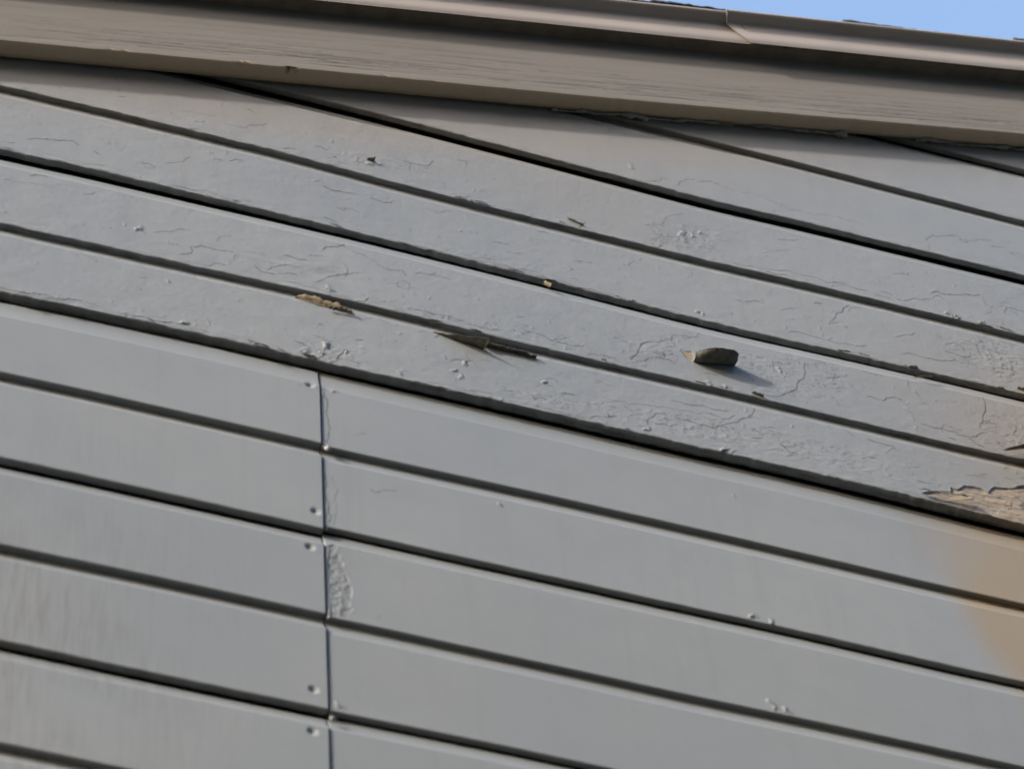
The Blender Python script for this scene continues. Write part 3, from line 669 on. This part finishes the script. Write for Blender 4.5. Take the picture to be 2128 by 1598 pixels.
_b['label'] = 'peeling board with curled flakes and a torn tan corner'
hotR = [(b[1][0], 0.012) for b in D['bumps'] if b[0] == 'R'] + [(0.03, 0.05)] + [(c[1][0][0] + 0.01, 0.02) for c in D['cracks'] if c[0] == 'R']
hotL = [(n[1][0], 0.014) for n in D['nails']]
XL = xcols(XL0, -0.0007, 0.004, hot=hotL); XR = xcols(0.0007, XR1, 0.004, hot=hotR)
rowset = [(6, 5, 4, 0.0375), (8, 7, 6, 0.0245), (10, 9, 8, 0.0245)]
for kb, km, kt, ct in rowset:
    st = '' if kt == 4 else 'L'
    boards[f'L{kb}'] = make_board('L', -0.002, E(kb, XL, 'L'), E(km, XL, 'L'), E(kt, XL, st), 0.0205, 0.0075, ct, 0.0080, 0.007 if kt > 4 else 0.005, 0.018 if kt > 4 else 0.030, 0.008, XL, 0.0016, 0.12)
    st = '' if kt == 4 else 'R'
    boards[f'R{kb}'] = make_board('R', -0.0035, E(kb, XR, 'R'), E(km, XR, 'R'), E(kt, XR, st), 0.0235, 0.0062, ct, 0.0068, 0.006 if kt > 4 else 0.005, 0.0200 if kt > 4 else 0.0315, 0.008, XR, 0.0016, 0.05)
XLc = xcols(XL0, -0.0011, 0.05); XRc = xcols(0.0011, XR1, 0.05)
for kb in range(12, 38, 2):
    make_board('U', -0.001, E(kb, XLc), E(kb - 1, XLc), E(kb - 2, XLc), 0.022, 0.0108, 0.0245, 0.0110, 0.007, 0.016, 0.010, XLc, 0.03, 0.0)
    make_board('U', -0.005, E(kb, XRc), E(kb - 1, XRc), E(kb - 2, XRc), 0.0235, 0.0075, 0.0245, 0.0078, 0.006, 0.017, 0.011, XRc, 0.03, 0.0)
box('foundation', -2.4, 3.4, -0.02, 0.05, -0.1, NOM[36] - 0.002, M_CAULK, wall)

def child_of(key):
    return boards[key]

# nail heads sunk into the ends of the left boards
def nail(nx_, nz_, par):
    n = 14; v = [(nx_, 0.0006, nz_)]
    for rr, yy in ((0.0011, 0.0006), (0.0019, 0.0009), (0.0022, 0.0016)):
        for i in range(n):
            a = 2 * math.pi * i / n
            v.append((nx_ + rr * math.cos(a), yy + 0.0007 + 0.12 * rr * math.sin(a), nz_ + rr * math.sin(a)))
    f = [(0, 1 + (i + 1) % n, 1 + i) for i in range(n)]
    for k in range(2):
        for i in range(n):
            a = 1 + k * n + i; b = 1 + k * n + (i + 1) % n
            f.append((a, b, b + n, a + n))
    v = [(x, y + 0.0034, z) for x, y, z in v]
    return mesh_obj('nail_head', v, f, M_NAIL, par)
for b, (nx_, nz_) in D['nails']:
    par = 'L6' if nz_ > NOM[6] else ('L8' if nz_ > NOM[8] else 'L10')
    nail(nx_, nz_, child_of(par))

# lumpy caulk in the butt joint, one bead for each right-hand board
def bead(name, path, rad, mat, par, seed, flat=0.6):
    n = len(path); k = 10
    V = []
    for i, (x, y, z) in enumerate(path):
        t = Vector(path[min(i + 1, n - 1)]) - Vector(path[max(i - 1, 0)]); t.normalize()
        a_ = t.cross(Vector((0, 1, 0))); a_.normalize()
        for j in range(k):
            an = 2 * math.pi * j / k
            r = rad[i] * (0.85 + 0.35 * float(vnoise(np.array(i * 0.37 + seed), np.array(j * 0.9), seed)))
            V.append((x + a_.x * r * math.cos(an), y - flat * r * math.sin(an), z + a_.z * r * math.cos(an)))
    f = [(i * k + j, i * k + (j + 1) % k, (i + 1) * k + (j + 1) % k, (i + 1) * k + j) for i in range(n - 1) for j in range(k)]
    f += [tuple(range(k))[::-1], tuple((n - 1) * k + j for j in range(k))]
    return mesh_obj(name, V, f, mat, par)

for kb, km, kt, *_ in rowset:
    for (ktop, kbot) in ((kt, km), (km, kb)):
        z1 = NOM[ktop] - 0.027; z0 = NOM[kbot] + 0.002
        n = 46
        pts = []; rad = []
        for i in range(n):
            t = i / (n - 1)
            z = z0 + (z1 - z0) * t
            pts.append((0.0024 + 0.0013 * float(fbm(np.array(z * 40), np.array(1.0), kb)), 0.0040, z))
            rad.append(0.0007 + 0.0010 * float(fbm(np.array(z * 55), np.array(2.0), kb + ktop)))
        bead('caulk_bead', pts, rad, M_PAINT if False else M_FLAKE_GREY, child_of(f'R{kb}'), kb + ktop, 0.7)
def blob(name, c, r, mat, par, seed):
    nu, nv = 9, 12; V = [(c[0], c[1] - r * 1.1, c[2])]
    for i in range(1, nu):
        for j in range(nv):
            th = math.pi * 0.62 * i / (nu - 1); ph = 2 * math.pi * j / nv
            rr = r * (0.8 + 0.5 * float(vnoise(np.array(i * 0.8), np.array(math.cos(ph) * 1.6 + seed), seed)))
            V.append((c[0] + rr * math.sin(th) * math.cos(ph), c[1] - rr * 0.9 * math.cos(th), c[2] + rr * math.sin(th) * math.sin(ph)))
    f = [(0, 1 + (j + 1) % nv, 1 + j) for j in range(nv)]
    for i in range(nu - 2):
        for j in range(nv):
            a = 1 + i * nv + j; b = 1 + i * nv + (j + 1) % nv
            f.append((a, b, b + nv, a + nv))
    return mesh_obj(name, V, f, mat, par)
blob('caulk_blob', (0.006, 0.003, NOM[5] - 0.001), 0.0034, M_FLAKE_GREY, child_of('R6'), 3)
blob('caulk_blob', (0.003, 0.003, NOM[8] - 0.008), 0.0026, M_FLAKE_GREY, child_of('R10'), 8)

# ------------------------------------------------------------------ curled paint
def curl(name, p0, p1, r0, r1, a0, a1, mat, par, F=0.004, thick=0.0005, seed=1, rag=0.0012, drop=0.0, nu=40, nv=16, taper=(0, 0), rnd=0.0, out=0.0):
    """a paint flake rolled off the board: a bent sheet hinged on the line p0-p1 (x, z), curling outwards"""
    P = np.zeros((nu, nv, 3))
    for i in range(nu):
        t = i / (nu - 1)
        bx = p0[0] + (p1[0] - p0[0]) * t; bz = p0[1] + (p1[1] - p0[1]) * t
        r = (r0 + (r1 - r0) * t) * (1 - rnd * abs(2 * t - 1) ** 3)
        end = 1.0
        if taper[0] and t < taper[0]: end = math.sqrt(max(0.0, 1 - (1 - t / taper[0]) ** 2)) * 0.8 + 0.2
        if taper[1] and t > 1 - taper[1]: end = math.sqrt(max(0.0, 1 - (1 - (1 - t) / taper[1]) ** 2)) * 0.8 + 0.2
        for j in range(nv):
            s = j / (nv - 1)
            jr = rag * float(fbm(np.array(t * 9), np.array(seed * 3.1), seed)) * s
            ang = a0 + (a1 - a0) * s * end
            # hinge on the face, arc bulging down and out
            o = F + r * (1 - math.cos(ang)) + jr + out * t * s
            z = bz - r * math.sin(ang) - drop * t * s
            P[i, j] = (bx + 0.0008 * float(fbm(np.array(s * 5), np.array(t * 2), seed + 2)) * s, -o, z)
    return sheet(name, P, thick, mat, par)

B4 = child_of('B'); A2 = child_of('A')
q = PT['curl_center'][1:]
curl('paint_curl', (q[0][0] - 0.001, q[0][1] - 0.016), (q[1][0] + 0.001, q[1][1] - 0.015), 0.0105, 0.0080, 0.15, 2.85, M_FLAKE_DARK, B4, F=0.002, seed=3, taper=(0.0, 0.0), rag=0.0014, rnd=0.42, out=0.007)
q = PT['curl_groove'][1:]
curl('paint_curl', (q[0][0], q[0][1] - 0.001), (q[1][0], q[1][1] + 0.001), 0.004, 0.0200, 0.0, 1.75, M_FLAKE_DARK, B4, F=-0.003, seed=5, rag=0.0025)
q = PT['curl_groove2'][1:]
curl('paint_curl', (q[0][0] - 0.004, q[0][1] + 0.006), (q[1][0], q[1][1] + 0.004), 0.0150, 0.0130, 0.0, 1.5, M_FLAKE_DARK, B4, F=-0.004, seed=7, rag=0.003)
def flap(name, p0, p1, lo, hi, o0, o1, mat, par, seed, nu=44, nv=8):
    """a sheet of old paint still standing off a groove: hinged below, ragged along its upper edge"""
    P = np.zeros((nu, nv, 3))
    for i in range(nu):
        t = i / (nu - 1)
        bx = p0[0] + (p1[0] - p0[0]) * t; bz = p0[1] + (p1[1] - p0[1]) * t
        env = min(1.0, 6 * t, 6 * (1 - t)) * (0.65 + 0.45 * float(fbm(np.array(t * 7.0), np.array(0.5), seed)))
        b0 = lo + 0.002 * float(fbm(np.array(t * 9.0), np.array(2.5), seed + 1))
        for j in range(nv):
            v = j / (nv - 1)
            P[i, j] = (bx, -(o0 + (o1 - o0) * v + 0.003 * math.sin(math.pi * v) * env), bz + b0 + (hi - b0) * v * env)
    return sheet(name, P, 0.0006, mat, par)
q = PT['curl_tan'][1:]
flap('paint_flake', (q[0][0], q[0][1]), (q[1][0], q[1][1]), -0.0075, 0.0085, 0.0025, 0.0035, M_FLAKE_TAN, B4, 9)
flap('paint_flake', (q[0][0] + 0.035, q[0][1] - 0.006), (q[1][0] + 0.006, q[1][1] - 0.003), -0.0085, -0.001, 0.004, 0.0065, M_FLAKE_BACK, B4, 10)
q = PT['curl_white'][1]
curl('paint_flake', (q[0] - 0.002, q[1] + 0.001), (q[0] + 0.0045, q[1] - 0.001), 0.004, 0.006, 0.0, 2.2, M_FLAKE_TAN, A2, F=-0.004, seed=11, drop=0.004, nu=12)
q = PT['chip_top'][1]
curl('paint_flake', (q[0] - 0.004, q[1] + 0.002), (q[0] + 0.004, q[1] + 0.004), 0.002, 0.0055, 0.0, 2.0, M_FLAKE_BACK, A2, F=-0.0003, seed=13, nu=14)
q = PT['curl_right_groove'][1:]
curl('paint_curl', (q[0][0], q[0][1]), (q[1][0], q[1][1]), 0.004, 0.013, 0.0, 1.9, M_FLAKE_BACK, B4, F=0.009, seed=15)
q = PT['curl_right_edge'][1]
curl('paint_curl', (q[0] - 0.004, q[1] + 0.008), (q[0] + 0.03, q[1] + 0.010), 0.003, 0.01, 0.0, 2.2, M_FLAKE_TAN, A2, F=-0.002, seed=17, rag=0.003)
q = PT['torn_lip'][1:]
curl('paint_flake', (q[0][0], q[0][1] + 0.003), (q[1][0], q[1][1] + 0.006), 0.003, 0.006, 0.0, 1.25, M_FLAKE_GREY, B4, F=0.009, seed=19, rag=0.002)
q = PT['chip_dark'][1]
curl('paint_flake', (q[0] - 0.006, q[1] + 0.002), (q[0] + 0.006, q[1] - 0.001), 0.0022, 0.0032, 0.0, 2.0, M_FLAKE_BACK, B4, F=0.0035, seed=21, nu=14)
q = PT['chip_lens'][1:]
curl('paint_flake', q[0], q[1], 0.0025, 0.0035, 0.0, 1.6, M_FLAKE_BACK, B4, F=0.003, seed=23, nu=20, taper=(0.3, 0.3))
q = PT['chip_B1'][1]
curl('paint_flake', (q[0] - 0.006, q[1] + 0.002), (q[0] + 0.012, q[1] - 0.004), 0.0022, 0.0034, 0.0, 1.7, M_FLAKE_GREY, A2, F=-0.0004, seed=25, nu=18)

# small lifted chips along the weathered lower edges
chip_rng = np.random.default_rng(77)
for key, kk, Fv, spots in (('B', 4, 0.002, [(-0.33, 0.0, 9), (0.3, 0.85, 7)]), ('B', 3, 0.002, [(0.0, 0.5, 8), (0.6, 0.9, 3)]), ('A', 2, 0.0, [(-0.2, 0.35, 7), (0.5, 0.9, 5)]), ('A', 1, 0.0, [(-0.1, 0.3, 4), (0.7, 0.95, 4)])):
    for a, b, n in spots:
        for _ in range(n):
            x = chip_rng.uniform(a, b); L = chip_rng.uniform(0.004, 0.020)
            z = float(E(kk, np.array([x]))[0]) + chip_rng.uniform(0.0015, 0.007); z2 = float(E(kk, np.array([x + L]))[0]) + chip_rng.uniform(0.0015, 0.006)
            r = chip_rng.uniform(0.0010, 0.0026)
            curl('paint_flake', (x, z), (x + L, z2), r, r * chip_rng.uniform(0.6, 1.4), 0.0, chip_rng.uniform(0.7, 1.9), M_FLAKE_GREY if chip_rng.random() < 0.75 else M_FLAKE_BACK,
                 boards[key], F=Fv + 0.0003, seed=int(chip_rng.integers(100)), rag=0.0012, nu=12, nv=6, thick=0.0004, taper=(0.25, 0.25))

# ------------------------------------------------------------------ rake trim (local frame: s along the slope, n square to it)
RA = math.radians(D['rake']['angle'])
RM = Matrix.Translation((D['rake']['origin'][0], 0, D['rake']['origin'][1])) @ Matrix.Rotation(-RA, 4, 'Y')
trim = empty('rake_trim', 'tan painted rake board with cracked grain running up the gable', 'trim board')
trim.matrix_world = RM
S0, S1 = -2.2, 3.0

def extrude(name, prof, S, mat, par, attr=None, cap=True, flat=False):
    """prof: list of (o, n) or arrays over S; closed loop"""
    n_pr = len(prof); ns = len(S)
    O = np.array([p[0] * np.ones(ns) for p in prof]); N = np.array([p[1] * np.ones(ns) for p in prof])
    SS = np.broadcast_to(S, O.shape)
    V = np.stack([SS, -O, N], -1).reshape(-1, 3)
    f = [tuple(q) for q in grid_faces(n_pr, ns, wrap=True)]
    if cap:
        f += [tuple(i * ns for i in range(n_pr)), tuple(i * ns + ns - 1 for i in range(n_pr))[::-1]]
    return mesh_obj(name, V, f, mat, par, smooth=not flat, attr=attr)

S = xcols(S0, S1, 0.0014, -0.03, 1.40)
sag = -0.0055 * np.exp(-((S - 0.75) / 0.45) ** 2)
chips = np.zeros(len(S))
for (cs, cn) in D['rakepts']['chips']:
    chips += 0.0028 * np.exp(-((S - cs) / 0.006) ** 2) * (0.5 + vnoise(S * 300, S * 0, 3))
ns_, nn_ = D['rakepts']['notch'][0]
notch = np.exp(-((S - ns_) / 0.006) ** 4)
jit = 0.0008 * fbm(S * 90, S * 0, 5) + 0.0012 * np.clip(fbm(S * 45, S * 0, 6) - 0.4, 0, 1) * 3
nb = -0.0035 + sag + jit * 0.6
TF = 0.0242
prof = [(0.0040, nb + 0.05)]
for k in (0.0, 0.25, 0.5, 0.75):
    prof.append((0.0040 + (TF - 0.0040) * k, nb + 0.0002 * fbm(S * 40, S * 0 + k * 7, 8)))
prof.append((TF - 0.0012, nb + 0.0001 + chips * 0.5 + 0.003 * notch))
prof.append((TF - 0.0002 - 0.002 * notch, nb + 0.001 + chips + 0.004 * notch))
NF = 110; n_top = 0.165
n_und = len(prof)
for i in range(NF + 1):
    t = (i / NF) ** 1.15
    prof.append((TF, nb + 0.0022 + chips + (n_top - nb - 0.0022) * t))
prof.append((0.0040, n_top))
ns = len(S)
Ov = np.array([p[0] * np.ones(ns) for p in prof]); Nv = np.array([p[1] * np.ones(ns) for p in prof]); Sv = np.broadcast_to(S, Ov.shape)
wearR = np.zeros(Ov.shape); wearR[:n_und + 1] = 0.12 + 0.55 * sstep(0.62, 0.8, S); bounceR = np.zeros(Ov.shape); bounceR[:n_und] = 1.0; crackR = np.zeros(Ov.shape); bareR = np.zeros(Ov.shape); hR = np.zeros(Ov.shape)  # underside rows carry the painted ground-bounce lightening
crackR[n_und - 3:n_und + 2] = np.maximum(crackR[n_und - 3:n_und + 2], 0.75 * notch * (vnoise(S * 400, S * 0, 12) > 0.3))
rc = [(c[0], c[1], c[2]) for c in D['rakecracks']]
for _ in range(380):
    s = RNG.uniform(-0.02, 1.38); L = RNG.gamma(2.0, 0.035)
    n = 0.002 + abs(RNG.normal(0, 0.034))
    if n > 0.12: continue
    sl_ = RNG.normal(0.004, 0.006)
    dk = RNG.uniform(0.12, 0.8) * (1.15 - n / 0.11)
    rc.append(([(s, n), (s + L / 2, n + sl_ * L / 2), (s + L, n + sl_ * L)], dk, 0.15))
for pts, dark, lift in rc:
    pts = jag(pts, RNG, 0.005, 3)
    xs = [p[0] for p in pts]; zs = [p[1] for p in pts]
    a = np.searchsorted(S, min(xs) - 0.006); b = np.searchsorted(S, max(xs) + 0.006)
    if b <= a: continue
    r = np.flatnonzero(((Nv[n_und:, a:b] > min(zs) - 0.006) & (Nv[n_und:, a:b] < max(zs) + 0.006)).any(axis=1)) + n_und
    if not len(r): continue
    rl = slice(r[0], r[-1] + 1)
    d, side = seg_field(pts, Sv[rl, a:b], Nv[rl, a:b])
    brk = vnoise(Sv[rl, a:b] * 130, Nv[rl, a:b] * 500, 14)
    crackR[rl, a:b] = np.maximum(crackR[rl, a:b], dark * np.exp(-(d / 0.00075) ** 2) * (0.25 + 0.75 * brk))
    hR[rl, a:b] -= 0.0003 * dark * np.exp(-(d / 0.0011) ** 2)
for (cs, cn) in D['rakepts']['knot']:
    r = np.hypot((Sv - cs) / 2.0, Nv - cn); bareR = np.maximum(bareR, np.exp(-(r / 0.0018) ** 2) * (Ov > TF - 0.001))
for (cs, cn) in D['rakepts']['chips'][2:4]:
    r = np.hypot((Sv - cs) / 2.0, Nv - cn); bareR = np.maximum(bareR, 0.6 * np.exp(-(r / 0.0025) ** 2) * (Ov > TF - 0.002))
AR = np.clip(np.stack([wearR, crackR, bounceR, bareR], -1), 0, 1).reshape(-1, 4)
prof2 = [(Ov[i] + hR[i], Nv[i]) for i in range(len(prof))]
fr = extrude('frieze_board', prof2, S, M_RAKE, trim, attr=AR)

Sc = xcols(S0, S1, 0.01, -0.03, 1.40)
wob = 0.0012 * fbm(Sc * 3, Sc * 0, 91) + 0.0004 * fbm(Sc * 30, Sc * 0, 92)
bz = 0.1185 + wob
extrude('barge_board', [(0.0, bz), (0.012, bz), (0.0235, bz), (0.034, bz), (0.0412, bz), (0.0418, bz + 0.0008), (0.0418, 0.163 + 0 * Sc), (0.0, 0.163 + 0 * Sc)], Sc, M_BARGE, trim)

# ragged caulk left between the trim and the siding
def caulk_run(s0, s1, seed):
    n = int((s1 - s0) / 0.0022)
    path = []; rad = []
    for i in range(n):
        s = s0 + (s1 - s0) * i / (n - 1)
        nbv = float(np.interp(s, S, nb))
        path.append((s, -0.0045 + 0.002 * float(fbm(np.array(s * 60), np.array(1.0), seed)), nbv - 0.0034 + 0.0022 * float(fbm(np.array(s * 70), np.array(3.0), seed))))
        rad.append(0.0004 + 0.0044 * max(0.0, float(fbm(np.array(s * 55), np.array(5.0), seed))) + 0.001 * random.random())
    return bead('caulk_bead', path, rad, M_CAULK, trim, seed, 1.0)
caulk_run(0.66, 0.90, 31); caulk_run(0.93, 1.06, 37); caulk_run(1.16, 1.34, 41)

# ------------------------------------------------------------------ metal drip edge in two overlapping lengths
drip = empty('drip_edge', 'beige metal drip edge with an overlapping joint along the roof edge', 'flashing')
drip.matrix_world = RM
PO = [(0.0424, 0.1160), (0.0430, 0.1166), (0.0431, 0.128), (0.0431, 0.140), (0.0432, 0.1505), (0.0435, 0.1535), (0.0446, 0.1551), (0.0466, 0.1565),
      (0.0495, 0.1582), (0.0525, 0.1598), (0.0550, 0.1614), (0.0563, 0.1632), (0.0566, 0.1650), (0.0555, 0.1666), (0.052, 0.1676), (0.03, 0.1688), (-0.10, 0.1692)]
def strip(name, off, s_of, S):
    ns = len(S); V = []; n_pr = len(PO)
    for i, (o, n) in enumerate(PO):
        t = min(1.0, max(0.0, (n - 0.116) / 0.036))
        for s in S:
            w = 0.0007 * float(fbm(np.array(s * 4), np.array(1.0), 7))
            V.append((s_of(s, t), -(o + off + w * 0.5), n - off * 0.5 + w * t))
    V = np.array(V).reshape(n_pr, ns, 3)
    return sheet(name, V, 0.0006, M_METAL, drip)
sj_top, sj_mid, sj_bot = D['seam'][0], D['seam'][1], D['seam'][2]
def s_right(s, t):
    s_start = sj_bot + (sj_mid - sj_bot) * t
    return s_start + (S1 - s_start) * (s - 0.0)
strip('metal_strip', 0.0, lambda s, t: s, np.concatenate([np.linspace(S0, -0.05, 6), np.linspace(0, sj_bot + 0.05, 80)]))
strip('metal_strip', 0.0026, s_right, np.concatenate([[0, 0.0008, 0.002, 0.005], np.linspace(0.01, 1.0, 60)]))
for k, (s, n) in enumerate(D['specks']):
    a = blob('rust_spot', (s, -0.0452, n), 0.0019 - 0.0003 * k, M_DARK, drip, k)

# ------------------------------------------------------------------ shingles along the roof edge
roof = empty('shingle_roof', 'dark asphalt shingle roof with ragged edge above the metal drip edge', 'roof')
roof.matrix_world = RM
extrude('roof_deck', [(0.040, 0.1640), (0.0415, 0.1670), (-0.9, 0.1670), (-0.9, 0.1500), (-0.02, 0.1500), (-0.02, 0.1640)], np.array([S0, 0.5, S1]), M_BARGE, roof, flat=True)
butts = [b[0] for b in D['butts']]
dp = (butts[2] - butts[0]) / 2
all_b = [butts[0] - dp * k for k in range(8, 0, -1)] + butts + [butts[2] + dp * k for k in range(1, 5)]
for k, b0 in enumerate(all_b):
    L = dp + 0.02
    Sx = b0 + np.concatenate([[0, 0.002], np.linspace(0.005, L, 100)])
    t = (Sx - b0) / L
    rag_o = 0.0573 + 0.0011 * fbm(Sx * 160, Sx * 0, 60 + k) - 0.0015 * sstep(0.3, 0.9, t) * vnoise(Sx * 30, Sx * 0, 61)
    top = 0.1688 + 0.0052 * (1 - sstep(0.0, 0.42, t)) + 0.0013 * np.clip(fbm(Sx * 140, Sx * 0, 70 + k), -0.4, 1)
    bot = 0.1678 + 0 * Sx
    extrude('shingle', [(-0.9, bot), (rag_o - 0.002, bot), (rag_o, bot + 0.0006), (rag_o, top - 0.0008), (rag_o - 0.0012, top), (-0.9, top)], Sx, M_SHINGLE, roof)
